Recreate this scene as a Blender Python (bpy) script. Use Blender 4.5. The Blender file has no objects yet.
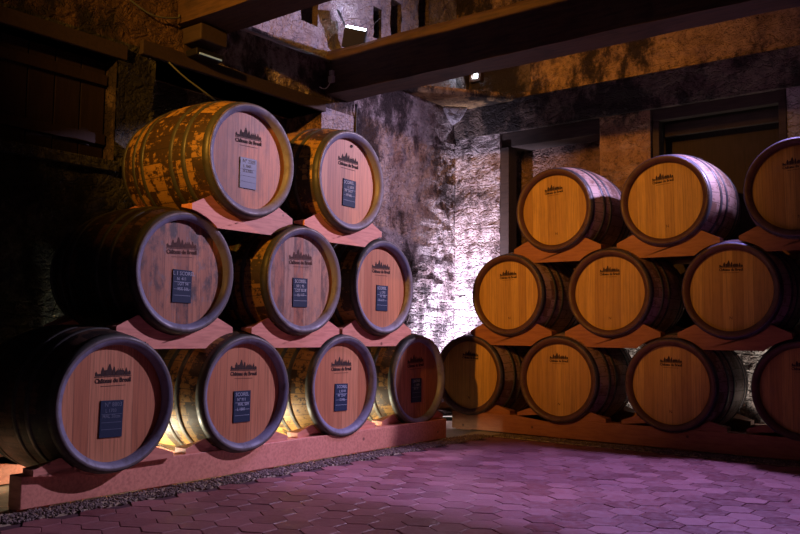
import bpy, bmesh, math, random
from mathutils import Vector, Matrix, noise
random.seed(7)
S = bpy.context.scene
C = S.collection
PI = math.pi
R = math.radians

# ------------------------------------------------------------------ helpers
def link(name, bm, mat, parent=None, smooth=False, bevel=0.0, kind=None, label=None, loc=None):
    me = bpy.data.meshes.new(name)
    bmesh.ops.recalc_face_normals(bm, faces=bm.faces[:])
    bm.to_mesh(me); bm.free()
    for p in me.polygons: p.use_smooth = smooth
    o = bpy.data.objects.new(name, me); C.objects.link(o)
    for m in (mat if isinstance(mat, (list, tuple)) else [mat]): me.materials.append(m)
    if parent is not None: o.parent = parent
    if loc: o.location = loc
    if bevel:
        b = o.modifiers.new('Bevel', 'BEVEL'); b.width = bevel; b.segments = 2; b.limit_method = 'ANGLE'; b.angle_limit = R(35)
    if kind: o['kind'] = kind
    if label: o['label'] = label
    return o

def thing(name, label, cat, loc=(0, 0, 0), rz=0.0, group=None):
    o = bpy.data.objects.new(name, None); C.objects.link(o)
    o.empty_display_size = 0.1
    o.location = loc; o.rotation_euler = (0, 0, rz)
    tag(o, label, cat, group); return o

def tag(o, label, cat, group=None):
    o['label'] = label; o['category'] = cat
    if group: o['group'] = group
    return o

def box(bm, x0, x1, y0, y1, z0, z1, mat=0):
    v = [bm.verts.new((x, y, z)) for x in (x0, x1) for y in (y0, y1) for z in (z0, z1)]
    for f in ((0, 1, 3, 2), (4, 6, 7, 5), (0, 4, 5, 1), (2, 3, 7, 6), (0, 2, 6, 4), (1, 5, 7, 3)):
        fc = bm.faces.new([v[i] for i in f]); fc.material_index = mat
    return v

def prism(bm, pts, y0, y1, pts2=None):
    """polygon in x,z, extruded from y0 (pts) to y1 (pts2)"""
    pts2 = pts2 or pts
    a = [bm.verts.new((x, y0, z)) for x, z in pts]; b = [bm.verts.new((x, y1, z)) for x, z in pts2]
    n = len(pts)
    bm.faces.new(a); bm.faces.new(b[::-1])
    for i in range(n): bm.faces.new((a[i], a[(i+1) % n], b[(i+1) % n], b[i]))

def tube(bm, pts, r, seg=8):
    pts = [Vector(p) for p in pts]; rings = []
    for i, p in enumerate(pts):
        d = (pts[min(i+1, len(pts)-1)] - pts[max(i-1, 0)]).normalized()
        u = d.cross(Vector((0, 0, 1)) if abs(d.z) < .9 else Vector((1, 0, 0))).normalized(); w = d.cross(u)
        rings.append([bm.verts.new(p + r*(math.cos(2*PI*k/seg)*u + math.sin(2*PI*k/seg)*w)) for k in range(seg)])
    for a, b in zip(rings, rings[1:]):
        for k in range(seg): bm.faces.new((a[k], a[(k+1) % seg], b[(k+1) % seg], b[k]))
    bm.faces.new(rings[0][::-1]); bm.faces.new(rings[-1])

# ------------------------------------------------------------------ materials
class N:
    def __init__(s, name):
        s.m = bpy.data.materials.new(name); s.m.use_nodes = True
        s.t = s.m.node_tree; s.b = s.t.nodes['Principled BSDF']
    def n(s, typ, **kw):
        n = s.t.nodes.new('ShaderNode'+typ)
        for k, v in kw.items(): setattr(n, k, v)
        return n
    def put(s, sock, v):
        if isinstance(v, bpy.types.NodeSocket): s.t.links.new(v, sock)
        elif isinstance(v, (tuple, list)) and len(v) == 3 and sock.type == 'RGBA': sock.default_value = (*v, 1)
        else: sock.default_value = v
    def math(s, op, a, b=0.0, c=None, clamp=False):
        n = s.n('Math', operation=op, use_clamp=clamp); s.put(n.inputs[0], a); s.put(n.inputs[1], b)
        if c is not None: s.put(n.inputs[2], c)
        return n.outputs[0]
    def ramp(s, x, lo, hi, a=0.0, b=1.0):
        n = s.n('MapRange'); s.put(n.inputs[0], x)
        for i, v in enumerate((lo, hi, a, b)): s.put(n.inputs[i+1], v)
        n.interpolation_type = 'SMOOTHSTEP'
        return n.outputs[0]
    def mix(s, f, a, b, mode='MIX'):
        n = s.n('Mix', data_type='RGBA', blend_type=mode); s.put(n.inputs[0], f); s.put(n.inputs[6], a); s.put(n.inputs[7], b)
        return n.outputs[2]
    def noise(s, v, scale, det=3, rough=.5, dim='3D'):
        n = s.n('TexNoise'); s.put(n.inputs['Vector'], v); n.inputs['Scale'].default_value = scale
        n.inputs['Detail'].default_value = det; n.inputs['Roughness'].default_value = rough
        return n.outputs[0]
    def coord(s, which='Object'): return s.n('TexCoord').outputs[which]
    def sep(s, v):
        n = s.n('SeparateXYZ'); s.put(n.inputs[0], v); return n.outputs
    def comb(s, x, y, z):
        n = s.n('CombineXYZ')
        for i, v in enumerate((x, y, z)): s.put(n.inputs[i], v)
        return n.outputs[0]
    def scl(s, v, k):
        n = s.n('VectorMath', operation='MULTIPLY'); s.put(n.inputs[0], v); n.inputs[1].default_value = k; return n.outputs[0]
    def add(s, v, w):
        n = s.n('VectorMath', operation='ADD'); s.put(n.inputs[0], v); s.put(n.inputs[1], w); return n.outputs[0]
    def white(s, v):
        n = s.n('TexWhiteNoise', noise_dimensions='3D'); s.put(n.inputs[0], v); return n.outputs[0]
    def rnd(s): return s.n('ObjectInfo').outputs['Random']
    def bump(s, h, strength, dist=.01):
        n = s.n('Bump'); s.put(n.inputs['Height'], h); n.inputs['Strength'].default_value = strength; n.inputs['Distance'].default_value = dist
        s.t.links.new(n.outputs[0], s.b.inputs['Normal'])
    def out(s, col, rough=.6, metal=0.0, spec=None):
        s.put(s.b.inputs['Base Color'], col); s.put(s.b.inputs['Roughness'], rough); s.put(s.b.inputs['Metallic'], metal)
        if spec is not None: s.put(s.b.inputs['Specular IOR Level'], spec)
        return s.m

def plain(name, col, rough=.6, metal=0.0, emit=None, strength=0):
    m = N(name); m.out(col, rough, metal)
    if emit: m.put(m.b.inputs['Emission Color'], emit); m.b.inputs['Emission Strength'].default_value = strength
    return m.m

def head_mat(name, base, dark, wear, w=.082):
    """vertical oak planks with fine grain; wear = amount of grey-black weathering"""
    m = N(name); p = m.coord(); rd = m.rnd(); xyz = m.sep(p)
    xs = m.math('ADD', m.math('DIVIDE', xyz[0], w), m.math('MULTIPLY', rd, 17.0))
    idx = m.math('FLOOR', xs)
    pl = m.white(m.comb(idx, m.math('MULTIPLY', rd, 91.0), 0.0))
    fr = m.math('FRACT', xs)
    edge = m.math('LESS_THAN', m.math('MINIMUM', fr, m.math('SUBTRACT', 1.0, fr)), .012)
    g = m.noise(m.add(m.scl(p, (95, 95, 3.2)), m.comb(m.math('MULTIPLY', pl, 40.0), rd, m.math('MULTIPLY', rd, 50.0))), 1.0, 4, .6)
    g2 = m.noise(m.add(m.scl(p, (9, 9, 2.0)), m.comb(rd, m.math('MULTIPLY', rd, 33.0), pl)), 1.6, 3)
    c = m.mix(m.ramp(pl, 0, 1, 0, .95), base, dark)
    c = m.mix(m.ramp(g, .40, .72, 0, .5), c, tuple(x*.4 for x in dark))
    c = m.mix(m.ramp(g2, .5, .8, 0, .35), c, dark)
    c = m.mix(m.math('MULTIPLY', edge, .55), c, (.03, .018, .01))
    if wear:
        s1 = m.noise(m.add(m.scl(p, (1.6, 1.6, .8)), m.comb(m.math('MULTIPLY', rd, 60.0), 0.0, pl)), 6, 6, .72)
        c = m.mix(m.ramp(s1, .46, .66, 0, wear), c, (.035, .03, .032))
        s2 = m.noise(m.add(m.scl(p, (1, 1, .5)), m.comb(0.0, m.math('MULTIPLY', rd, 20.0), 0.0)), 22, 4, .7)
        c = m.mix(m.ramp(s2, .52, .7, 0, wear*.8), c, (.2, .17, .16))
    m.bump(m.math('SUBTRACT', g, m.math('MULTIPLY', edge, 3.0)), .12, .004)
    return m.out(c, .55)

def body_mat(name, a, b, stain, patch):
    """staves: UV u = turns round the barrel, v = length; dark patches of old stain bounded by staves and hoops"""
    m = N(name); uv = m.n('UVMap').outputs[0]; rd = m.rnd(); q = m.sep(uv); p = m.coord()
    st = m.math('MULTIPLY', q[0], 30.0); fr = m.math('FRACT', st); idx = m.math('FLOOR', st)
    edge = m.math('LESS_THAN', m.math('MINIMUM', fr, m.math('SUBTRACT', 1.0, fr)), .03)
    pl = m.white(m.comb(idx, m.math('MULTIPLY', rd, 77.0), 3.0))
    pc = m.white(m.comb(m.math('FLOOR', m.math('MULTIPLY', q[0], 15.0)), m.math('MULTIPLY', rd, 77.0), m.math('FLOOR', m.math('MULTIPLY', q[1], 7.0))))
    g = m.noise(m.add(m.scl(p, (40, 3, 40)), m.comb(rd, pl, 0.0)), 1.0, 5, .65)
    n2 = m.noise(m.scl(p, (14, 10, 14)), 1.6, 6, .75)
    c = m.mix(m.ramp(pl, 0, 1, 0, .6), a, b)
    c = m.mix(m.ramp(g, .4, .75, 0, .5), c, tuple(x*.4 for x in b))
    f = m.math('ADD', m.math('MULTIPLY', m.math('GREATER_THAN', pc, patch), .13), n2)
    c = m.mix(m.ramp(f, .51, .60, 0, .93), c, stain)
    c = m.mix(m.math('MULTIPLY', edge, .7), c, (.01, .008, .006))
    m.bump(m.math('SUBTRACT', g, m.math('MULTIPLY', edge, 2.0)), .25, .005)
    return m.out(c, m.ramp(g, 0, 1, .4, .7))

def hoop_mat(name, col, rust, metal=.6):
    m = N(name); p = m.coord(); rd = m.rnd()
    n1 = m.noise(m.add(m.scl(p, (1, 1, 1)), m.comb(m.math('MULTIPLY', rd, 10.0), 0.0, 0.0)), 11, 6, .7)
    c = m.mix(m.ramp(n1, .45, .7), col, rust)
    m.bump(n1, .2, .003)
    return m.out(c, m.ramp(n1, .3, .7, .38, .65), metal)

def wood_mat(name, base, dark, scale=(4, 30, 30), knots=True, rough=.55, blotch=.3):
    m = N(name); p = m.coord(); rd = m.rnd()
    q = m.add(p, m.comb(m.math('MULTIPLY', rd, 9.0), m.math('MULTIPLY', rd, 5.0), 0.0))
    g = m.noise(m.scl(q, scale), 2.0, 5, .6); g2 = m.noise(q, 5.0, 3)
    c = m.mix(m.ramp(g, .35, .75, 0, .75), base, dark)
    c = m.mix(m.ramp(g2, .5, .75, 0, blotch), c, dark)
    if knots:
        v = m.n('TexVoronoi', feature='F1'); m.put(v.inputs['Vector'], q); v.inputs['Scale'].default_value = 5.5
        k = m.ramp(v.outputs['Distance'], .035, .085, 1, 0)
        c = m.mix(m.math('MULTIPLY', k, .85), c, tuple(x*.25 for x in dark))
    m.bump(g, .15, .004)
    return m.out(c, rough)

def stone_mat(name, light, mid, soot, sootlo=.5, courses=True, scl=1.0):
    m = N(name); p = m.coord(); x, y, z = m.sep(p)[0:3]
    u = m.math('ADD', x, y)
    warp = m.noise(p, 3.5, 4, .6)
    uz = m.comb(m.math('ADD', u, m.math('MULTIPLY', warp, .12)), m.math('ADD', z, m.math('MULTIPLY', warp, .10)), 0.0)
    br = m.n('TexBrick'); m.put(br.inputs['Vector'], uz)
    br.inputs['Scale'].default_value = 1.0; br.inputs['Brick Width'].default_value = .24*scl; br.inputs['Row Height'].default_value = .075*scl
    br.inputs['Mortar Size'].default_value = .012; br.inputs['Mortar Smooth'].default_value = .6
    br.inputs['Color1'].default_value = (.35, .35, .35, 1); br.inputs['Color2'].default_value = (1, 1, 1, 1); br.inputs['Mortar'].default_value = (.45, .45, .45, 1)
    vo = m.n('TexVoronoi', feature='DISTANCE_TO_EDGE'); m.put(vo.inputs['Vector'], m.add(m.scl(p, (1, 1, 1.7)), m.comb(warp, warp, warp))); vo.inputs['Scale'].default_value = 8.0
    rub = m.ramp(vo.outputs['Distance'], 0.0, .16)
    n1 = m.noise(p, 1.3, 6, .65); n2 = m.noise(m.scl(p, (1, 1, .55)), 4.5, 8, .72); n3 = m.noise(p, 26, 6, .75)
    c = m.mix(m.ramp(n2, .35, .65), light, mid)
    cf = m.ramp(m.math('ADD', z, m.math('MULTIPLY', warp, .6)), 1.15, 1.6, .75, .12)
    c = m.mix(cf, c, br.outputs['Color'], 'MULTIPLY') if courses else c
    c = m.mix(m.ramp(m.math('ADD', m.math('MULTIPLY', n1, .55), m.math('MULTIPLY', n2, .45)), sootlo, sootlo+.09, 0, .93), c, soot)
    c = m.mix(m.ramp(n3, .5, .68, 0, .75), c, tuple(v*1.2 for v in soot))
    h = m.math('ADD', m.math('MULTIPLY', n3, 1.1), m.math('MULTIPLY', rub, .55))
    if courses: h = m.math('SUBTRACT', h, m.math('MULTIPLY', br.outputs['Fac'], m.math('MULTIPLY', cf, 1.1)))
    m.bump(h, .9, .035)
    return m.out(c, .85)

OAK_PINK = head_mat('new_oak_head', (.68, .30, .14), (.50, .18, .075), 0)
OAK_WORN = head_mat('weathered_oak_head', (.56, .24, .12), (.30, .11, .055), .9)
OAK_GREY = head_mat('grey_oak_head', (.54, .30, .20), (.50, .18, .09), .7)
OAK_GOLD = head_mat('golden_oak_head', (.62, .36, .08), (.44, .23, .05), .12, .07)
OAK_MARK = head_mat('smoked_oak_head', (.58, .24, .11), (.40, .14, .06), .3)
BODY_OLD = body_mat('stained_staves', (.40, .23, .055), (.28, .15, .035), (.018, .010, .006), .48)
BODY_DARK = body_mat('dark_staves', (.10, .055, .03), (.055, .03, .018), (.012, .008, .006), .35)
BODY_NEW = body_mat('reddish_staves', (.42, .29, .30), (.34, .22, .22), (.16, .08, .07), .85)
HOOP_GALV = hoop_mat('galvanised_hoop', (.065, .07, .06), (.04, .034, .026), .2)
HOOP_DARK = hoop_mat('dark_steel_hoop', (.085, .09, .13), (.05, .035, .035), .5)
CHIME_GREY = hoop_mat('weathered_stave_ends', (.20, .21, .31), (.12, .115, .15), 0)
CHIME_EDGE = hoop_mat('dark_stave_edges', (.15, .135, .14), (.08, .065, .055), 0)
CHIME_BROWN = hoop_mat('brown_stave_ends', (.10, .045, .028), (.055, .022, .016), 0)
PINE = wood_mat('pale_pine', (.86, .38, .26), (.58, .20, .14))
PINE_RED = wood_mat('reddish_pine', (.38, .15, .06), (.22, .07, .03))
INK = plain('burnt_ink', (.04, .017, .011), .8)
INK_SOFT = plain('faded_ink', (.09, .035, .022), .8)
SLATE = plain('blue_slate', (.002, .020, .062), .7)
SLATE_SHEEN = plain('light_paled_slate', (.05, .09, .19), .45)  # paler copy of the slate: reflected light put into its colour
CHALK = plain('chalk', (.42, .50, .62), .9)
CHALK_DIM = plain('faint_chalk', (.16, .20, .27), .9)
STONE = stone_mat('limestone_rubble', (.58, .49, .48), (.26, .17, .16), (.032, .02, .02), .485)
STONE_SHADE = stone_mat('shaded_dark_rubble', (.13, .13, .085), (.06, .058, .04), (.009, .009, .008), .47)  # darker rubble for the far left wall: its shade put into the colour
STONE_BROWN = stone_mat('shaded_brown_wall', (.16, .09, .045), (.07, .04, .025), (.010, .008, .007), .47, courses=False)  # upper left wall: missing light painted as a darker brown
STONE_UP = stone_mat('sooty_limestone', (.58, .37, .17), (.26, .15, .08), (.016, .011, .010), .48, courses=False)
STONE_BAND = stone_mat('black_lintel_stone', (.22, .16, .13), (.12, .08, .07), (.02, .014, .014), .46, courses=False)
STONE_PIER = stone_mat('rust_stained_stone', (.50, .30, .17), (.30, .16, .09), (.022, .014, .012), .49, courses=False)
STONE_SMOOTH = stone_mat('dressed_stone', (.50, .46, .50), (.36, .31, .34), (.10, .075, .09), .60, courses=False)
BEAM = wood_mat('old_beam_oak', (.085, .045, .024), (.02, .011, .008), (2.5, 26, 26), False, .75, .6)
DARKW = wood_mat('dark_frame_wood', (.045, .028, .022), (.018, .011, .009), (3, 24, 24), False, .8, .6)
BOARD = wood_mat('shaded_boards', (.03, .016, .014), (.012, .007, .006), (30, 30, 3), False, .8)  # shade of the recess put into the wood colour, nearly black
BRICKNICHE = stone_mat('thin_brick_infill', (.30, .18, .14), (.18, .10, .08), (.03, .018, .018), .50)
DIRT = wood_mat('beige_dirt', (.56, .48, .33), (.36, .29, .18), (9, 9, 9), False, .95)
BLACKM = plain('black_metal', (.02, .02, .022), .45, .5)
PIPE = plain('painted_pipe', (.35, .37, .42), .3, .7)
WHITEP = plain('white_plastic', (.7, .7, .68), .4)
CABLE = plain('cable_rubber', (.11, .13, .10), .6)

# ------------------------------------------------------------------ barrel
RC, RB, LEN = .33, .387, .83
TH, REC = .042, .045
def rad(a):
    t = 2*a/LEN - 1
    return RC + (RB-RC)*(1-abs(t)**2.2)

def lathe(bm, prof, seg, cz, uvl=None):
    rings = []
    for r, a in prof:
        rings.append([bm.verts.new((r*math.sin(2*PI*k/seg), a, cz+r*math.cos(2*PI*k/seg))) for k in range(seg)])
    for i in range(len(rings)-1):
        for k in range(seg):
            f = bm.faces.new((rings[i][k], rings[i][(k+1) % seg], rings[i+1][(k+1) % seg], rings[i+1][k]))
            f.smooth = True
            if uvl:
                us = (k/seg, (k+1)/seg, (k+1)/seg, k/seg); vs = (prof[i][1],)*2 + (prof[i+1][1],)*2
                for l, uu, vv in zip(f.loops, us, vs): l[uvl].uv = (uu, vv/LEN)
    return rings

def mesh_only(name, bm, mats):
    me = bpy.data.meshes.new(name); bmesh.ops.recalc_face_normals(bm, faces=bm.faces[:]); bm.to_mesh(me); bm.free()
    for m in mats: me.materials.append(m)
    return me

CZ = RB            # axis height above the barrel's own base
def body_mesh(bmat, cmat, emat):
    bm = bmesh.new(); uvl = bm.loops.layers.uv.new('UVMap')
    n = 22; prof = [(rad(LEN*i/n), LEN*i/n) for i in range(n+1)]
    lathe(bm, prof, 96, CZ, uvl)
    for s in (0, 1):                                  # stave ends and the croze wall
        e = (lambda a: a) if s == 0 else (lambda a: LEN-a)
        for mi, pr in ((2, [(RC, e(0)), (RC-.004, e(-.003)), (RC-.015, e(-.003))]), (1, [(RC-.015, e(-.003)), (RC-TH, e(.016)), (RC-TH+.002, e(REC+.012))])):
            nf = len(bm.faces)
            lathe(bm, pr, 96, CZ, uvl)
            bm.faces.ensure_lookup_table()
            for f in bm.faces[nf:]: f.material_index = mi
    bmesh.ops.remove_doubles(bm, verts=bm.verts[:], dist=.0004)
    return mesh_only('body', bm, [bmat, cmat, emat])

def head_mesh(mat, back=False):
    bm = bmesh.new(); seg = 96; r = RC-TH+.002
    a0, a1 = (LEN-REC-.018, LEN-REC) if back else (REC, REC+.018)
    A = [bm.verts.new((r*math.sin(2*PI*k/seg), a0, r*math.cos(2*PI*k/seg))) for k in range(seg)]
    B = [bm.verts.new((r*math.sin(2*PI*k/seg), a1, r*math.cos(2*PI*k/seg))) for k in range(seg)]
    bm.faces.new(A[::-1]); bm.faces.new(B)
    for k in range(seg): bm.faces.new((A[k], A[(k+1) % seg], B[(k+1) % seg], B[k]))
    return mesh_only('head', bm, [mat])

def hoop_mesh(a0, a1, mat):
    bm = bmesh.new(); t = .0035
    pr = [(rad(a0)-.002, a0), (rad(a0)+t, a0+.001), (rad((a0+a1)/2)+t, (a0+a1)/2), (rad(a1)+t, a1-.001), (rad(a1)-.002, a1)]
    lathe(bm, pr, 72, CZ)
    # the riveted overlap on the hoop
    for k in range(2):
        an = .5+.05*k; r = rad((a0+a1)/2)+t
        c = Vector((r*math.sin(an), (a0+a1)/2, CZ+r*math.cos(an)))
        bmesh.ops.create_uvsphere(bm, u_segments=8, v_segments=5, radius=.005, matrix=Matrix.Translation(c))
    return mesh_only('hoop', bm, [mat])

HOOPS = [(.002, .046), (.162, .194), (.262, .294)]
HOOPS += [(LEN-b, LEN-a) for a, b in HOOPS]

TEXTS = {}
def text_bm(bm, s, size, cx, cz, y, off=.0, sx=1.0, ang=0.0):
    M = Matrix.Translation((cx, y, cz)) @ Matrix.Rotation(ang, 4, 'Y') @ Matrix.Rotation(PI/2, 4, 'X') @ Matrix.Diagonal((sx, 1, 1, 1))
    if (s, size, off) in TEXTS:
        me = TEXTS[(s, size, off)].copy(); me.transform(M); bm.from_mesh(me); bpy.data.meshes.remove(me); return
    cu = bpy.data.curves.new('t', 'FONT'); cu.body = s; cu.size = size; cu.align_x = 'CENTER'; cu.offset = off
    cu.extrude = .0006; cu.resolution_u = 2
    o = bpy.data.objects.new('t', cu); C.objects.link(o)
    bpy.context.view_layer.update()
    me = bpy.data.meshes.new_from_object(o.evaluated_get(bpy.context.evaluated_depsgraph_get()))
    bpy.data.objects.remove(o); bpy.data.curves.remove(cu)
    TEXTS[(s, size, off)] = me
    text_bm(bm, s, size, cx, cz, y, off, sx, ang)

def stamp_mesh(k, z, mat, faint_mark=False):
    """castle silhouette over a line of lettering, burnt into the head; k scales it"""
    bm = bmesh.new(); y0, y1 = REC-.0012, REC+.001
    def poly(pts): prism(bm, [(x*k, z+h*k) for x, h in pts], y0, y1)
    poly([(-.10, 0), (-.10, .016), (-.094, .024), (-.088, .016), (-.088, .012), (-.070, .012), (-.070, 0)])
    poly([(-.068, 0), (-.068, .024), (-.060, .043), (-.056, .043), (-.048, .024), (-.048, 0)])
    poly([(-.046, 0), (-.046, .028), (-.034, .030), (-.022, .058), (-.017, .058), (-.008, .030), (-.008, 0)])
    poly([(-.006, 0), (-.006, .022), (.004, .046), (.009, .040), (.012, .022), (.012, 0)])
    poly([(.014, 0), (.014, .016), (.020, .026), (.058, .026), (.064, .016), (.064, 0)])
    for x in (.026, .040, .052): poly([(x, .0262), (x, .034), (x+.003, .034), (x+.003, .0262)])
    poly([(.066, 0), (.066, .018), (.074, .038), (.082, .018), (.082, 0)])
    poly([(.084, 0), (.084, .014), (.092, .022), (.100, .014), (.100, 0)])
    poly([(-.104, -.006), (-.104, -.002), (.104, -.002), (.104, -.006)])
    text_bm(bm, 'Château du Breuil', .0325*k, 0, z-.034*k, y0, .0009, .86)
    poly([(-.07, -.052), (-.07, -.0495), (.07, -.0495), (.07, -.052)])
    return mesh_only('stamp', bm, [mat])

_b = bmesh.new()          # letter all the slates once, before the scene fills up
for _t in ('N° 8803', 'SCOREL', 'L 1 SCOREL', 'N° 2205', 'GROUE'): text_bm(_b, _t, .030, 0, 0, 0, .0002)
for _t in ('L 1703', 'MAL 50cm', 'N° 911', 'MAL 509', 'L 1801', 'L 0318', 'N° 2247', '12 HL', 'L 1809', 'N° 77', 'N  411', 'LOT 94', '95% 50L', '50 L 95', 'LOT 5518', '05 117', 'N° 551', '06 117', 'L 1805', 'SCOREL', 'L 2003', 'N° 3417', '97 HL'): text_bm(_b, _t, .024, 0, 0, 0, .0002)
_b.free()
B_OLD = body_mesh(BODY_OLD, CHIME_GREY, CHIME_EDGE); B_DARK = body_mesh(BODY_DARK, CHIME_GREY, CHIME_EDGE); B_NEW = body_mesh(BODY_NEW, CHIME_BROWN, CHIME_BROWN)
HEADS = {k: head_mesh(v) for k, v in dict(pink=OAK_PINK, worn=OAK_WORN, grey=OAK_GREY, gold=OAK_GOLD, mark=OAK_MARK).items()}
BACKH = head_mesh(OAK_MARK, True)
HG = [hoop_mesh(a, b, HOOP_GALV) for a, b in HOOPS]; HD = [hoop_mesh(a, b, HOOP_DARK) for a, b in HOOPS]
ST_BIG = stamp_mesh(1.0, .135, INK); ST_FADE = stamp_mesh(1.0, .135, INK_SOFT); ST_SMALL = stamp_mesh(.80, .165, INK, True)

_m = bmesh.new(); text_bm(_m, 'N', .030, .0, -.205, REC-.0012, .0, 1.0); MARK = mesh_only('maker_mark', _m, [INK_SOFT])
def child(name, me, parent, loc=(0, 0, 0), roll=0.0):
    o = bpy.data.objects.new(name, me); C.objects.link(o); o.parent = parent; o.location = loc
    o.rotation_euler = (0, roll, 0); return o

SL_W, SL_H = .128, .182
def slate(parent, lines, x, z, mat, chalk, seed):
    rg = random.Random(seed)
    bm = bmesh.new(); box(bm, -SL_W/2, SL_W/2, REC-.006, REC, -SL_H/2, SL_H/2)
    s = link('slate_label', bm, mat, parent, bevel=.0012); s.location = (x, 0, CZ+z); s.rotation_euler = (0, rg.uniform(-.03, .03), 0)
    bm = bmesh.new(); zz = SL_H/2-.030
    for i, t in enumerate(lines):
        text_bm(bm, t, .030 if i == 0 else .024, rg.uniform(-.012, .012), zz, REC-.0066, .0002, .95, rg.uniform(-.05, .03)); zz -= .028
    for h in (.022, -.018, -.052):
        box(bm, -SL_W/2+.008, SL_W/2-.008, REC-.0072, REC-.006, h, h+.0018)
    link('chalk_writing', bm, chalk, s)

def barrel(stack, cx, cy, cz, rz, side, body, head, label, group, stamp, roll=0.0, sl=None, hoops=None, plug=False):
    t = thing('oak_barrel', label, 'barrel', (cx, cy, cz-CZ), rz, group)
    child('body', body, t)
    for me in hoops: child('hoop', me, t)
    child('head', HEADS[head], t, (0, 0, CZ), roll*.3)
    child('head', BACKH, t, (0, 0, CZ))
    child('stamp', stamp, t, (0, 0, CZ), roll)
    if sl: slate(t, *sl)
    if side == 'R': child('maker_mark', MARK, t, (0, 0, CZ), roll)
    if plug:
        bm = bmesh.new(); bmesh.ops.create_cone(bm, cap_ends=True, segments=16, radius1=.011, radius2=.009, depth=.008,
                     matrix=Matrix.Translation((.03, REC-.003, CZ+.245)) @ Matrix.Rotation(PI/2, 4, 'X'))
        link('plug', bm, INK, t)
    return t

# ------------------------------------------------------------------ cradles
def cradle_mesh(a0, a1, low):
    """saddle block: barrel axis at (0, 0); runs from depth a0 to a1; scooped under for the two lower barrels"""
    def prof(a):
        r = rad(a)+.0045
        hw = .388; pts = []
        xt = .252; zt = -math.sqrt(r*r-xt*xt)
        if low:
            pts += [(-hw, -.314), (-hw, -.285)]
        else:
            lo = rad(a)+.0045
            n = 8; xs0 = .205
            sc = []
            for i in range(n+1):
                x = hw-(hw-xs0)*i/n; dx = .4395-x
                sc.append((x, -DZ+math.sqrt(max(lo*lo-dx*dx, 0))))
            zb = min(sc[-1][1], -.405)
            pts += [(-x, z) for x, z in reversed(sc)]
            pts += [(-hw, -.302)]
        pts += [(-xt-.012, zt+.002)]
        n = 20
        for i in range(n+1):
            x = -xt+2*xt*i/n
            pts.append((x, -math.sqrt(r*r-x*x)))
        pts += [(xt+.012, zt+.002)]
        if low: pts += [(hw, -.285), (hw, -.314)]
        else:
            pts += [(hw, -.302)] + sc
        return pts
    bm = bmesh.new(); prism(bm, prof(a0), a0, a1, prof(a1))
    bmesh.ops.triangulate(bm, faces=[f for f in bm.faces if len(f.verts) > 4])
    return bm

DZ = .6836
ZB = .475
F0, F1 = .060, .155
def cradle(cx, cy, cz, rz, mat, label, group, low, rear_label=None):
    for (a0, a1, lb) in ((F0, F1, label), (LEN-F1, LEN-F0, rear_label)):
        bm = cradle_mesh(a0, a1, low)
        o = link('barrel_cradle', bm, mat); o.location = (cx, cy, cz); o.rotation_euler = (0, 0, rz)
        tag(o, lb, 'barrel cradle', group)

def world(side, s, dn=0.0):
    """front-face centre of a barrel: s along the row, dn out of the front plane"""
    return (dn, s) if side == 'L' else (s, -dn)

PL, PR = .8791, .8917
LEFT = [ # s, row, ds, dn, body, head, stamp, plug, slate lines, label
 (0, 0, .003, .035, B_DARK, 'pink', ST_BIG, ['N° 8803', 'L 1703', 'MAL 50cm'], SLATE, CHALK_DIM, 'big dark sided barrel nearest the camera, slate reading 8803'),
 (1, 0, .015, -.008, B_OLD, 'pink', ST_BIG, ['SCOREL', 'N° 911', 'MAL 509', 'L 1801'], SLATE, CHALK, 'second bottom row barrel of the left stack, clean pink oak head'),
 (2, 0, .034, -.04, B_OLD, 'pink', ST_BIG, ['SCOREL', 'L 0318', 'N° 2247', '12 HL'], SLATE, CHALK, 'third bottom row barrel of the left stack, clean head with blue slate'),
 (3, 0, .048, -.071, B_OLD, 'mark', ST_BIG, ['GROUE', 'L 1809', 'N° 77'], SLATE, CHALK_DIM, 'shaded dark headed barrel at the corner end of the left stack bottom row'),
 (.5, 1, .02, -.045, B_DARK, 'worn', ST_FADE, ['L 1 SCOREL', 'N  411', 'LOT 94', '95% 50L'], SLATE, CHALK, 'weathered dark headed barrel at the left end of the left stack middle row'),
 (1.5, 1, -.005, .033, B_OLD, 'grey', ST_FADE, ['SCOREL', '50 L 95', 'LOT 5518', '05 117'], SLATE, CHALK, 'grey mottled barrel with one redder plank, middle of the left stack middle row'),
 (2.5, 1, -.014, -.021, B_OLD, 'pink', ST_BIG, ['SCOREL', 'L 1703', 'N° 551', '06 117'], SLATE, CHALK, 'clean headed barrel at the wall end of the left stack middle row'),
 (1, 2, -.03, .04, B_OLD, 'mark', ST_BIG, ['N° 2205', 'L 1805', 'SCOREL'], SLATE_SHEEN, CHALK_DIM, 'orange and black patched barrel at top left with slate coloured paler for reflected light'),
 (2, 2, -.062, .076, B_OLD, 'pink', ST_BIG, ['SCOREL', 'L 2003', 'N° 3417', '97 HL'], SLATE, CHALK, 'right hand one of the two top left stack barrels, plug near rim'),
]
CR_L = 'pink pine cradle '
LEFT_CR = ['under the big nearest barrel on the left front beam', 'under the second bottom barrel of the left stack', 'under the third bottom barrel of the left stack', 'under the shaded corner barrel of the left stack, in shadow',
 'under the weathered middle row barrel at far left', 'under the grey mottled barrel of the left stack', 'under the wall end barrel of the left middle row', 'under the top left patchy barrel', 'under the right hand top barrel of the left stack']
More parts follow.
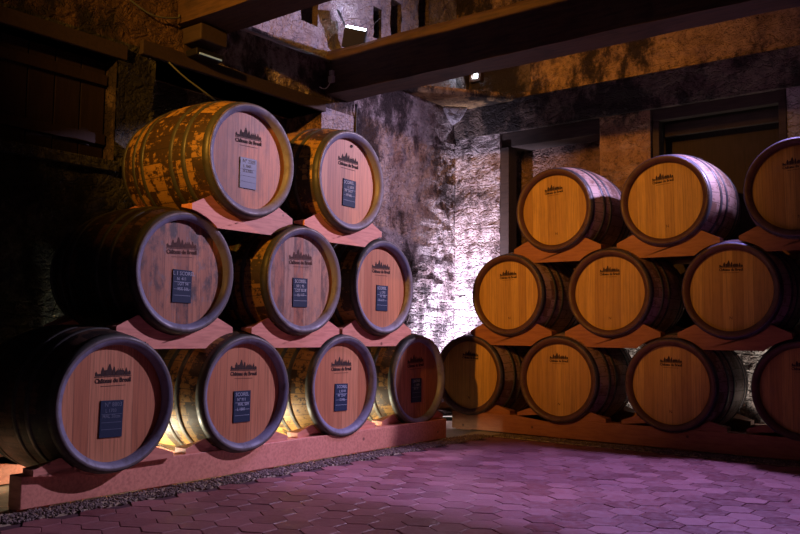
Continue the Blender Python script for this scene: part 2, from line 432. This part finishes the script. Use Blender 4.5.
for (s, r, ds, dn, body, head, stp, lines, sm, ch, lab), cl in zip(LEFT, LEFT_CR):
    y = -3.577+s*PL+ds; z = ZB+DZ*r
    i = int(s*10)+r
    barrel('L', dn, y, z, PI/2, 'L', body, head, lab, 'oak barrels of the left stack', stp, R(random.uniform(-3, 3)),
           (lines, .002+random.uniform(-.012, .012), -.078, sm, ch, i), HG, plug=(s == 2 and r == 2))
    cradle(dn, y, z, PI/2, PINE, CR_L+cl, 'pine cradles of the left stack', r == 0, 'rear pine cradle '+cl.split(' on the')[0])

RIGHT = [
 (0, 0, .033, -.02, 2, 'leftmost barrel of the right stack bottom row, half in shadow beside the corner'),
 (1, 0, .004, .01, 0, 'second barrel from the left in the right stack bottom row'),
 (2, 0, .007, -.005, 1, 'third barrel from the left in the right stack bottom row, dim reddish head'),
 (3, 0, .007, -.052, 0, 'very dark barrel cut by the right edge of the photo, bottom row'),
 (.5, 1, -.01, .01, -2, 'leftmost barrel of the right stack middle row, against the bright wall'),
 (1.5, 1, -.012, -.002, 0, 'second barrel from the left in the right stack middle row'),
 (2.5, 1, .005, .016, 1, 'third barrel of the right stack middle row, above the light gap'),
 (1, 2, -.029, .004, -4, 'brightest golden headed barrel at top left of the right stack with pale lit hoops'),
 (2, 2, -.018, -.006, -5, 'middle barrel of the right stack top row, shadow line across its lit side'),
 (3, 2, .011, .046, -3, 'top row barrel cut by the right edge of the photo'),
 (4, 0, 0, 0, 0, 'end barrel of the right stack bottom row beyond the frame'),
 (3.5, 1, 0, 0, 0, 'end barrel of the right stack middle row at the right edge'),
]
RIGHT_CR = ['under the half shadowed corner barrel of the right stack', 'under the second bottom barrel of the right stack', 'under the third bottom barrel of the right stack', 'under the very dark bottom barrel at the right edge',
 'under the leftmost middle row barrel of the right stack', 'under the second middle row barrel of the right stack', 'under the third middle row barrel of the right stack', 'under the brightest top barrel of the right stack',
 'under the middle top row barrel of the right stack', 'under the top row barrel at the right edge', 'under the end bottom barrel beyond the frame', 'under the end middle row barrel at the right edge']
for (s, r, ds, dn, roll, lab), cl in zip(RIGHT, RIGHT_CR):
    x = -.277+s*PR+ds; z = ZB+DZ*r
    barrel('R', x, -dn, z, 0, 'R', B_NEW, 'gold', lab, 'oak barrels of the right stack', ST_SMALL, R(roll), None, HD)
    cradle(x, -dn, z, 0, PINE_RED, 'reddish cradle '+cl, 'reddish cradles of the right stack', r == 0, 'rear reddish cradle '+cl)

# base beams on small shims
def base_beam(side, s0, s1, a0, a1, mat, label):
    bm = bmesh.new()
    if side == 'L': box(bm, -a1, -a0, s0, s1, .012, ZB-.314)
    else: box(bm, s0, s1, a0, a1, .012, ZB-.314)
    o = link('base_beam', bm, mat, bevel=.004); tag(o, label, 'beam', 'timber beams under the barrel stacks'); return o
def shims(side, sl, a0, a1, mat, where):
    for s in sl:
        bm = bmesh.new()
        if side == 'L': box(bm, -a1, -a0, s, s+.16, 0, .012)
        else: box(bm, s, s+.16, a0, a1, 0, .012)
        o = link('timber_shim', bm, mat); tag(o, 'thin timber shim under '+where, 'shim', 'shims under the base beams')
base_beam('L', -4.00, -.56, .058, .168, PINE, 'long pink lit pine beam with knots along the front of the left stack')
base_beam('L', -4.03, -.60, .72, .84, PINE, 'pale pine beam at the back of the left stack near the wall')
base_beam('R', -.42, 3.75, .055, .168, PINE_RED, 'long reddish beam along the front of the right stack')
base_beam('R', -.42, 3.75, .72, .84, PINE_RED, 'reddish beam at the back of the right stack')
shims('L', (-4.0, -3.3, -2.55, -1.6, -.8), .085, .16, PINE, 'the front beam of the left stack')
shims('L', (-4.0, -2.5, -.8), .72, .84, PINE, 'the back beam of the left stack')
shims('R', (-.40, .5, 1.5, 2.6, 3.55), .085, .16, PINE_RED, 'the front beam of the right stack')
shims('R', (-.40, 1.5, 3.55), .72, .84, PINE_RED, 'the back beam of the right stack')

# ------------------------------------------------------------------ floor of hexagonal tiles
def tile_mat():
    m = N('terracotta_hexagons'); a = m.n('Attribute', attribute_name='tone', attribute_type='GEOMETRY').outputs['Fac']
    p = m.coord(); n1 = m.noise(p, 1.1, 4, .6); n2 = m.noise(p, 22, 5, .7)
    c = m.mix(a, (.20, .06, .07), (.40, .16, .17))
    c = m.mix(m.ramp(n1, .4, .7, 0, .35), c, (.15, .07, .08))
    c = m.mix(m.ramp(n2, .45, .7, 0, .25), c, (.42, .28, .28))
    m.bump(m.math('ADD', n2, m.math('MULTIPLY', m.noise(p, 7, 3), 2.0)), .35, .006)
    return m.out(c, m.math('ADD', m.ramp(n2, .3, .7, .30, .5), m.math('MULTIPLY', a, .14)))
TILE = tile_mat()
GROUT = plain('dark_grout', (.10, .045, .055), .9)
bm = bmesh.new()
box(bm, .115, 8.0, -8.0, -.115, -.05, -.006, 1)
tl = bm.faces.layers.float.new('tone_f')
fw = .156; Rr = fw/math.sqrt(3)
rng = random.Random(3)
ca, sa = math.cos(R(0)), math.sin(R(0))
tones = {}
for i in range(-2, 60):
    for j in range(-2, 68):
        cx = .115+i*fw+(fw/2 if j % 2 else 0); cy = -.115-j*Rr*1.5
        if not (.12 < cx < 7.2 and -7.6 < cy < -.17): continue
        tz = rng.uniform(-.0015, .0015); tx = rng.uniform(-.012, .012); ty = rng.uniform(-.012, .012)
        top = []; bot = []; low = []
        for k in range(6):
            an = PI/6+k*PI/3
            for lst, rr, zz in ((top, Rr*.955, 0), (bot, Rr*.98, -.0022), (low, Rr*.98, -.009)):
                dx, dy = rr*math.cos(an), rr*math.sin(an)
                lst.append(bm.verts.new((max(cx+dx, .115), min(cy+dy, -.115), zz+tz+(dx*tx+dy*ty if zz > -.01 else 0))))
        fs = [bm.faces.new(top)]
        for k in range(6):
            fs.append(bm.faces.new((bot[k], bot[(k+1) % 6], top[(k+1) % 6], top[k])))
            fs.append(bm.faces.new((low[k], low[(k+1) % 6], bot[(k+1) % 6], bot[k])))
        t = rng.random()
        for f in fs: f[tl] = t
vals = None
me = bpy.data.meshes.new('floor'); bmesh.ops.recalc_face_normals(bm, faces=bm.faces[:]); bm.to_mesh(me); bm.free()
fl = bpy.data.objects.new('floor', me); C.objects.link(fl); fl['kind'] = 'structure'
me.materials.append(TILE); me.materials.append(GROUT)
at = me.attributes.new('tone', 'FLOAT', 'FACE'); src = me.attributes['tone_f']
buf = [0.0]*len(me.polygons); src.data.foreach_get('value', buf); at.data.foreach_set('value', buf)

bm = bmesh.new()   # bare ground under and behind the stacks
box(bm, -1.6, .115, -8.0, 1.6, -.06, 0.0); box(bm, .115, 8.0, -.115, 1.6, -.06, 0.0)
link('floor', bm, DIRT, kind='structure')

# gravel strips along the beams
def gravel(name, n, pos, label):
    bm = bmesh.new(); rg = random.Random(11)
    tb = bmesh.new(); bmesh.ops.create_icosphere(tb, subdivisions=1, radius=1.0)
    tv = [v.co.copy() for v in tb.verts]; tf = [[v.index for v in f.verts] for f in tb.faces]; tb.free()
    for _ in range(n):
        x, y, r = pos(rg)
        M = Matrix.Translation((x, y, r*.35)) @ Matrix.Rotation(rg.uniform(0, 6), 4, Vector((rg.random(), rg.random(), rg.random()+.1)).normalized()) @ Matrix.Diagonal((r, r*rg.uniform(.6, 1), r*rg.uniform(.5, .8), 1))
        vs = [bm.verts.new(M @ c) for c in tv]
        for f in tf: bm.faces.new([vs[i] for i in f])
    o = link(name, bm, GRAV); o['kind'] = 'stuff'; o['label'] = label; o['category'] = 'gravel'
gm = N('mixed_gravel'); gn = gm.noise(gm.coord(), 35, 2)
GRAV = gm.out(gm.mix(gm.ramp(gn, .35, .65), (.13, .09, .08), (.28, .22, .20)), .9)
gravel('gravel', 3600, lambda g: (g.uniform(-.06, .125), g.uniform(-4.4, -.15), g.uniform(.005, .011)), 'loose gravel strip between the left front beam and the tiles')
gravel('gravel', 3000, lambda g: (g.uniform(.1, 3.9), g.uniform(-.125, .05), g.uniform(.005, .010)), 'loose gravel strip between the right front beam and the tiles')

# ------------------------------------------------------------------ walls (rough relief grids)
def grid_wall(bm, side, c, u0, u1, z0, z1, holes=(), amp=.02, step=.04, mat=0):
    """side L: plane x=c, u along y ; side R: plane y=c, u along x ; relief is cut into the wall"""
    us = sorted(set([round(u0+i*step, 4) for i in range(int((u1-u0)/step)+1)] + [u1] + [v for h in holes for v in h[:2] if u0 < v < u1]))
    zs = sorted(set([round(z0+i*step, 4) for i in range(int((z1-z0)/step)+1)] + [z1] + [v for h in holes for v in h[2:4] if z0 < v < z1]))
    V = {}
    def vert(i, j):
        if (i, j) not in V:
            u, z = us[i], zs[j]
            p = Vector((u*2.2, z*3.2, 5.0 if side == 'L' else 9.0))
            d = amp*(noise.fractal(p*2.2, .8, 2.0, 4)*.9 + (noise.noise(Vector((u*7, z*10, 3)))*.35))
            d = max(-amp*1.6, min(amp*.9, d))
            if i in (0, len(us)-1) or j in (0, len(zs)-1): d = 0
            V[(i, j)] = bm.verts.new((c+d, u, z) if side == 'L' else (u, c-d, z))
        return V[(i, j)]
    for i in range(len(us)-1):
        for j in range(len(zs)-1):
            uc, zc = (us[i]+us[i+1])/2, (zs[j]+zs[j+1])/2
            if any(h[0] < uc < h[1] and h[2] < zc < h[3] for h in holes): continue
            f = bm.faces.new((vert(i, j), vert(i+1, j), vert(i+1, j+1), vert(i, j+1))); f.material_index = mat; f.smooth = True

XL, YR, TOP = -1.1, 1.1, 5.2
def niche(bm, side, c, u0, u1, z0, z1, depth, mat=0, matb=None):
    """five inner faces of a recess"""
    matb = mat if matb is None else matb
    def P(u, d, z): return (c-d, u, z) if side == 'L' else (u, c+d, z)
    def q(pts, m): f = bm.faces.new([bm.verts.new(P(*p)) for p in pts]); f.material_index = m
    q([(u0, depth, z0), (u1, depth, z0), (u1, depth, z1), (u0, depth, z1)], matb)
    q([(u0, 0, z0), (u0, depth, z0), (u0, depth, z1), (u0, 0, z1)], mat)
    q([(u1, 0, z0), (u1, depth, z0), (u1, depth, z1), (u1, 0, z1)], mat)
    q([(u0, 0, z1), (u1, 0, z1), (u1, depth, z1), (u0, depth, z1)], mat)
    q([(u0, 0, z0), (u1, 0, z0), (u1, depth, z0), (u0, depth, z0)], mat)

bm = bmesh.new()
hl = [(-2.62, -.95, 1.2, 2.70), (-4.9, -2.92, 1.93, 2.62), (-1.22, -1.02, 3.42, 3.95), (-.02, .14, 3.45, 4.0), (.42, .60, 3.6, 4.6), (-.28, -.16, 3.55, 3.85)]
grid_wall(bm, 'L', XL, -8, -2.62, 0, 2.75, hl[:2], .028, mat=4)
grid_wall(bm, 'L', XL, -2.62, YR, 0, 2.75, hl[:2]+[(-.95, -.53, 1.2, 2.75)], .024)
grid_wall(bm, 'L', XL+.002, -.95, -.53, 1.2, 2.75, (), .008, mat=1)
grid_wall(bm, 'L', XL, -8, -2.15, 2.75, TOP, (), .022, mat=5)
grid_wall(bm, 'L', XL, -2.15, YR, 2.75, 3.20, (), .022)
grid_wall(bm, 'L', XL, -2.15, YR, 3.20, TOP, hl[2:], .022, mat=1)
niche(bm, 'L', XL, *hl[0], .42, 2, 3); niche(bm, 'L', XL, *hl[1], .16, 3, 3)
for h in hl[2:]: niche(bm, 'L', XL, *h, .45, 3, 3)
# the plain wall behind, closing the niches
box(bm, -1.75, -1.66, -8, 1.3, 0, TOP, 0)
link('wall_left', bm, [STONE, STONE_SMOOTH, STONE_PIER, STONE_BAND, STONE_SHADE, STONE_BROWN], kind='structure')

bm = bmesh.new()
hr = [(-.56, .51, 0.9, 2.85), (.99, 2.12, 0.9, 2.85), (XL, -.22, 3.22, 4.15), (.10, .30, 3.9, 4.8)]
grid_wall(bm, 'R', YR, XL, 8, 0, 2.85, [hr[0], hr[1], (.51, .99, 1.6, 2.85), (2.12, 8, 1.6, 2.85)], .024)
grid_wall(bm, 'R', YR-.002, .51, .99, 1.6, 2.85, (), .022, mat=2)
grid_wall(bm, 'R', YR-.002, 2.12, 8, 1.6, 2.85, (), .012, mat=4)
grid_wall(bm, 'R', YR-.03, XL, 8, 2.85, 3.17, (), .016, mat=3)
grid_wall(bm, 'R', YR, XL, 8, 3.17, TOP, hr[2:], .03, mat=1)
niche(bm, 'R', YR, *hr[0], .30, 0, 5); niche(bm, 'R', YR, *hr[1], .34, 3, 6)
niche(bm, 'R', YR, *hr[2], .25, 3, 3); niche(bm, 'R', YR, *hr[3], .35, 3, 3)
box(bm, XL, 8, YR-.03, YR+.02, 3.168, 3.172, 3)
box(bm, XL, 8, YR-.03, YR+.02, 2.846, 2.85, 3)
link('wall_right', bm, [STONE, STONE_UP, STONE_PIER, STONE_BAND, STONE_SMOOTH, BRICKNICHE, BOARD], kind='structure')

bm = bmesh.new(); box(bm, -1.8, 8, -8, 2.1, TOP, TOP+.1)
link('ceiling', bm, STONE_BAND, kind='structure')

# lintels, frames, ledges
def struct_box(name, mat, *b, bevel=.006):
    bm = bmesh.new(); box(bm, *b); return link(name, bm, mat, bevel=bevel, kind='structure')
struct_box('trim_1', DARKW, XL-.40, XL+.035, -2.75, -.93, 2.70, 2.80)           # wooden lintel over the left recess
struct_box('trim_2', DARKW, XL-.15, XL+.03, -4.9, -2.86, 2.62, 2.72)
struct_box('trim_3', STONE_SHADE, XL-.14, XL+.05, -4.9, -2.9, 1.86, 1.93)     # sill
struct_box('trim_4', DARKW, -.56, .51, YR+.03, YR+.29, 2.70, 2.85)              # old timber lintel in right recess
struct_box('trim_5', DARKW, -.56, -.46, YR+.0, YR+.16, .9, 2.70)
for nm, b in (('trim_6', (1.0, 2.11, YR+.02, YR+.10, 2.74, 2.85)), ('trim_7', (2.06, 2.12, YR-.02, YR+.10, 1.2, 2.74)), ('trim_8', (1.0, 1.06, YR+.02, YR+.10, 1.2, 2.74)),
              ('trim_9', (1.06, 2.05, YR+.16, YR+.20, 2.62, 2.74))):
    struct_box(nm, DARKW, *b)

# dark plank shutter filling the far left recess
t = thing('plank_shutter', 'vertical plank shutter, coloured dark for shade, set in the recess at far left', 'shutter', (XL-.13, -3.9, 1.93))
for k in range(11):
    bm = bmesh.new(); box(bm, -.02, .015, -.98+k*.178, -.98+k*.178+.170, 0.0, .685); link('plank', bm, BOARD, t, bevel=.004)
for z in (.12, .52):
    bm = bmesh.new(); box(bm, .015, .045, -.97, .97, z, z+.07); link('crossbar', bm, BOARD, t, bevel=.004)

# diagonal corner shelf and the little bright window behind it
bm = bmesh.new()
a = Vector((XL, .12, 3.17)); b = Vector((-.36, YR, 3.17)); cnr = Vector((XL, YR, 3.17))
n_ = 10
P = [a, b, cnr]
lo = [bm.verts.new(p+Vector((0, 0, -.02))) for p in P]; up = [bm.verts.new(p+Vector((0, 0, .055))) for p in P]
bm.faces.new(lo[::-1]); bm.faces.new(up)
for i in range(3): bm.faces.new((lo[i], lo[(i+1) % 3], up[(i+1) % 3], up[i]))
o = link('trim_10', bm, STONE_UP, bevel=.012, kind='structure')
bm = bmesh.new()
for i in range(1):
    prism(bm, [(-.13, 3.15), (.13, 3.15), (.07, 3.04), (0, 2.99), (-.07, 3.04)], -.09, .09)
o = link('trim_11', bm, STONE_SMOOTH, bevel=.02, kind='structure'); o.location = (-1.04, .98, 0); o.rotation_euler = (0, 0, R(45))
WX, WZ = -.98, 3.575
DAY = plain('bright_glass', (.8, .85, 1), .3, emit=(.78, .86, 1.0), strength=9)
bm = bmesh.new(); box(bm, WX-.0375, WX+.0375, 1.315, 1.325, WZ-.04, WZ+.04)
w = link('window_1', bm, DAY, kind='structure')
bm = bmesh.new()
for b_ in ((WX-.07, WX-.0375, 1.28, 1.345, WZ-.07, WZ+.07), (WX+.0375, WX+.07, 1.28, 1.345, WZ-.07, WZ+.07), (WX-.0375, WX+.0375, 1.28, 1.345, WZ-.07, WZ-.04), (WX-.0375, WX+.0375, 1.28, 1.345, WZ+.04, WZ+.07)): box(bm, *b_)
link('window_frame', bm, BEAM, w)

# ------------------------------------------------------------------ ceiling beams
def rough_beam(label, x0, x1, y0, y1, z0, z1, sag=.0, seed=0):
    bm = bmesh.new(); n = 90; rings = []
    for i in range(n+1):
        x = x0+(x1-x0)*i/n; ring = []
        for (y, z) in ((y0, z0), ((y0+y1)/2, z0), (y1, z0), (y1, (z0+z1)/2), (y1, z1), ((y0+y1)/2, z1), (y0+.02, z1), (y0, z1-.03), (y0, (z0+z1)/2)):
            d = noise.noise(Vector((x*3.1, y*9+seed, z*9)))*.012
            ring.append(bm.verts.new((x, y+d, z+noise.noise(Vector((x*2.3, y*7, z*7+seed)))*.012)))
        rings.append(ring)
    m = len(rings[0])
    for a_, b_ in zip(rings, rings[1:]):
        for k in range(m): bm.faces.new((a_[k], a_[(k+1) % m], b_[(k+1) % m], b_[k]))
    bm.faces.new(rings[0][::-1]); bm.faces.new(rings[-1])
    o = link('ceiling_beam', bm, BEAM); tag(o, label, 'beam', 'old oak beams overhead'); return o
rough_beam('long old oak beam crossing overhead from the left wall to upper right', XL-.15, 7.8, -.90, -.63, 2.86, 3.24, seed=2)
rough_beam('old oak beam at upper left cut by the top edge of the photo', XL-.15, 7.8, -2.45, -2.12, 3.0, 3.22, seed=5)
bm = bmesh.new(); box(bm, XL-.02, XL+.20, -2.40, -2.16, 2.87, 2.99)
tag(link('corbel_block', bm, DARKW, bevel=.01), 'dark timber corbel block under the upper left beam end', 'corbel')

# ------------------------------------------------------------------ fittings
t = thing('flood_light', 'small black floodlight with open barn doors, shining white above the long beam', 'floodlight', (-.95, -.74, 3.235), R(41))
TL = []; t.scale = (1.3, 1.3, 1.3)
bm = bmesh.new(); box(bm, -.075, .075, -.05, .05, .03, .16); TL.append(link('housing', bm, BLACKM, t, bevel=.008))
bm = bmesh.new(); box(bm, -.012, .012, -.012, .012, -.005, .04); box(bm, -.06, .06, -.03, .03, -.005, .004); link('bracket', bm, BLACKM, t)
LENS = plain('lit_lens', (.9, .95, 1), .2, emit=(.75, .88, 1.0), strength=30)
bm = bmesh.new(); box(bm, -.065, .065, -.042, .042, .16, .168); TL.append(link('lens', bm, LENS, t))
for s, yy in ((-1, 0), (1, 0)):
    bm = bmesh.new()
    v = [bm.verts.new(p) for p in ((s*.075, -.05, .165), (s*.075, .05, .165), (s*.135, .055, .25), (s*.15, -.055, .26))]
    f = bm.faces.new(v); bmesh.ops.solidify(bm, geom=[f], thickness=.004); TL.append(link('barn_door', bm, BLACKM, t))
for o in TL: o.rotation_euler = (R(24), R(10), 0); o.location = (0, .02, .012)

t = thing('wall_lamp', 'dark slim wall lamp with a thin blue lit strip under the upper left beam', 'lamp', (XL+.12, -2.29, 2.775))
bm = bmesh.new(); box(bm, -.10, .03, -.10, .14, 0, .05); link('housing', bm, BLACKM, t, bevel=.006)
STRIP = plain('dim_cyan_strip', (.5, .7, .75), .4, emit=(.45, .85, .95), strength=.09)
bm = bmesh.new(); box(bm, .03, .036, -.08, .12, .004, .016); link('diffuser', bm, STRIP, t)

t = thing('junction_box', 'little white junction box on the face of the long beam near the wall', 'junction box', (-1.02, -.905, 2.955))
bm = bmesh.new(); box(bm, -.028, .022, -.03, .012, -.005, .055); link('casing', bm, WHITEP, t, bevel=.006)
bm = bmesh.new(); box(bm, -.018, .012, -.035, -.028, .058-.03, .05-.01); box(bm, -.02, .014, -.028, .012, .06, .10); link('cover', bm, WHITEP, t, bevel=.004)

def cable(name, label, cat, pts, r, mat):
    bm = bmesh.new()
    # smooth Catmull-Rom
    P = [Vector(p) for p in pts]; P = [P[0]]+P+[P[-1]]; out = []
    for i in range(1, len(P)-2):
        for k in range(8):
            u = k/8; a_, b_, c_, d_ = P[i-1:i+3]
            out.append(.5*((2*b_)+(c_-a_)*u+(2*a_-5*b_+4*c_-d_)*u*u+(3*b_-a_-3*c_+d_)*u**3))
    out.append(P[-2]); tube(bm, out, r); tag(link(name, bm, mat, smooth=True), label, cat)
cable('conduit_pipe', 'shiny pipe running along the upper left wall to the long beam', 'pipe', [(XL+.035, -2.13, 3.13), (XL+.035, -1.5, 3.14), (XL+.035, -.88, 3.15)], .013, PIPE)
cable('conduit_pipe', 'thin dark pipe running down the purple wall behind the top barrel', 'pipe', [(XL+.018, -.52, 2.86), (XL+.018, -.52, 2.4), (XL+.018, -.52, 1.2)], .011, BLACKM)
cable('hanging_cable', 'greenish cable drooping below the upper left lintel', 'cable', [(XL+.05, -2.55, 2.69), (XL+.10, -2.45, 2.60), (XL+.14, -2.25, 2.50), (XL+.04, -2.0, 2.46)], .006, CABLE)
cable('hanging_cable', 'slack cable hanging near the upper left beam top', 'cable', [(XL+.03, -2.9, 3.05), (XL+.05, -2.7, 2.98), (XL+.05, -2.5, 3.02), (XL+.03, -2.46, 3.06)], .006, CABLE)
cable('hanging_cable', 'short white lead curling from the junction box to the wall', 'cable', [(-1.03, -.92, 2.955), (-1.06, -.93, 2.91), (-1.085, -.95, 2.90), (XL+.02, -1.0, 2.90)], .005, WHITEP)

# uplights on the ground behind the stacks
def uplight(label, x, y, rz, l=.30):
    t = thing('ground_uplight', label, 'uplight', (x, y, 0), rz, 'ground uplights behind the barrels')
    bm = bmesh.new(); box(bm, -l/2, l/2, -.03, .03, 0, .035); link('housing', bm, BLACKM, t, bevel=.004)
    bm = bmesh.new(); box(bm, -l/2+.01, l/2-.01, -.022, .022, .035, .039); link('lens', bm, plain('uplight_lens', (.9, .9, .85), .3, emit=(1, .95, .8), strength=.3), t)

def lamp(kind, loc, target, power, col, **kw):
    d = bpy.data.lights.new('light', kind); d.energy = power; d.color = col
    for k, v in kw.items(): setattr(d, k, v)
    o = bpy.data.objects.new('light', d); C.objects.link(o); o.location = loc
    if target is not None:
        o.rotation_euler = (Vector(target)-Vector(loc)).to_track_quat('-Z', 'Y').to_euler()
    return o

LAV = (.80, .62, 1.0)
# lavender lamp high in the right bay: lights the left heads and the tops of the right barrels
lamp('SPOT', (3.1, .90, 3.35), (0, -2.0, 2.3), 860, (.80, .62, 1.0), spot_size=R(90), spot_blend=.9, shadow_soft_size=.05)
# purple lamp for the tiled floor
lamp('SPOT', (1.95, .42, 4.3), (2.0, -2.3, 0), 1080, (.50, .38, 1.0), spot_size=R(62), spot_blend=.9, shadow_soft_size=.08)
# sodium lamp from the left behind the camera
lamp('SPOT', (.9, -7.5, 3.5), (-.25, .0, 2.3), 1550, (1.0, .41, .05), spot_size=R(42), spot_blend=1.0, shadow_soft_size=.06)
# corner uplight
uplight('small uplight on the ground in the corner between the stacks', -.86, .55, R(45))
lamp('SPOT', (-.80, .20, .10), (-1.02, 1.0, 1.0), 1150, (.80, .72, 1.0), spot_size=R(72), spot_blend=1.0, shadow_soft_size=.04)
for k, y in enumerate((-3.14, -2.26, -1.38)):
    uplight('ground uplight under the left stack, %s' % ('between its first two bottom barrels', 'between its second and third bottom barrels', 'between its last two bottom barrels')[k], -.50, y, 0, .12)
    lamp('POINT', (-.50, y, .10), None, 15, (1.0, .94, .72), shadow_soft_size=.04)
for k, x in enumerate((.9, 2.0)):
    uplight('ground uplight behind the right stack, %s' % ('nearer the corner', 'farther right')[k], x, .98, 0)
    lamp('SPOT', (x, .93, .07), (x, 1.10, .42), 30, (1.0, .94, .80), spot_size=R(90), spot_blend=1.0, shadow_soft_size=.03)
uplight('ground uplight on the bare ground past the near end of the left stack', -.62, -4.35, 0, .12)
lamp('SPOT', (-.62, -4.3, .09), (-.95, -3.6, .03), 14, (1.0, .94, .72), spot_size=R(75), spot_blend=.8, shadow_soft_size=.03)
# light of the floodlight on the upper wall
lamp('SPOT', (-.86, -.80, 3.42), (-1.1, -1.0, 4.1), 14, (.72, .66, 1.0), spot_size=R(150), spot_blend=.6, shadow_soft_size=.03)
# pale light falling from the little window
lamp('AREA', (-.98, 1.30, 3.575), (-.4, 0, 2.6), 3, (.75, .8, 1.0), shape='SQUARE', size=.12)

W = bpy.data.worlds.new('World'); S.world = W; W.use_nodes = True
W.node_tree.nodes['Background'].inputs[0].default_value = (.5, .35, .6, 1); W.node_tree.nodes['Background'].inputs[1].default_value = .006

# ------------------------------------------------------------------ camera
cam = bpy.data.cameras.new('camera'); co = bpy.data.objects.new('camera', cam); C.objects.link(co)
cam.lens = 820.88/800*36; cam.sensor_width = 36; cam.clip_start = .05
co.location = (3.641, -5.973, .85)
pi_, ro = .07721, .01124
fwd = Vector((-.61109*math.cos(pi_), .79156*math.cos(pi_), math.sin(pi_)))
right = fwd.cross(Vector((0, 0, 1))).normalized(); up = right.cross(fwd)
r2 = right*math.cos(ro) - up*math.sin(ro)*-1*-1; 
r2 = right*math.cos(ro)+up*math.sin(ro)*1; u2 = up*math.cos(ro)-right*math.sin(ro)
co.matrix_world = Matrix(((r2.x, u2.x, -fwd.x, co.location.x), (r2.y, u2.y, -fwd.y, co.location.y), (r2.z, u2.z, -fwd.z, co.location.z), (0, 0, 0, 1)))
S.camera = co
S.view_settings.view_transform = 'Standard'; S.view_settings.look = 'None'; S.view_settings.exposure = 0.0; S.view_settings.gamma = 1.0
S.view_settings.use_curve_mapping = False
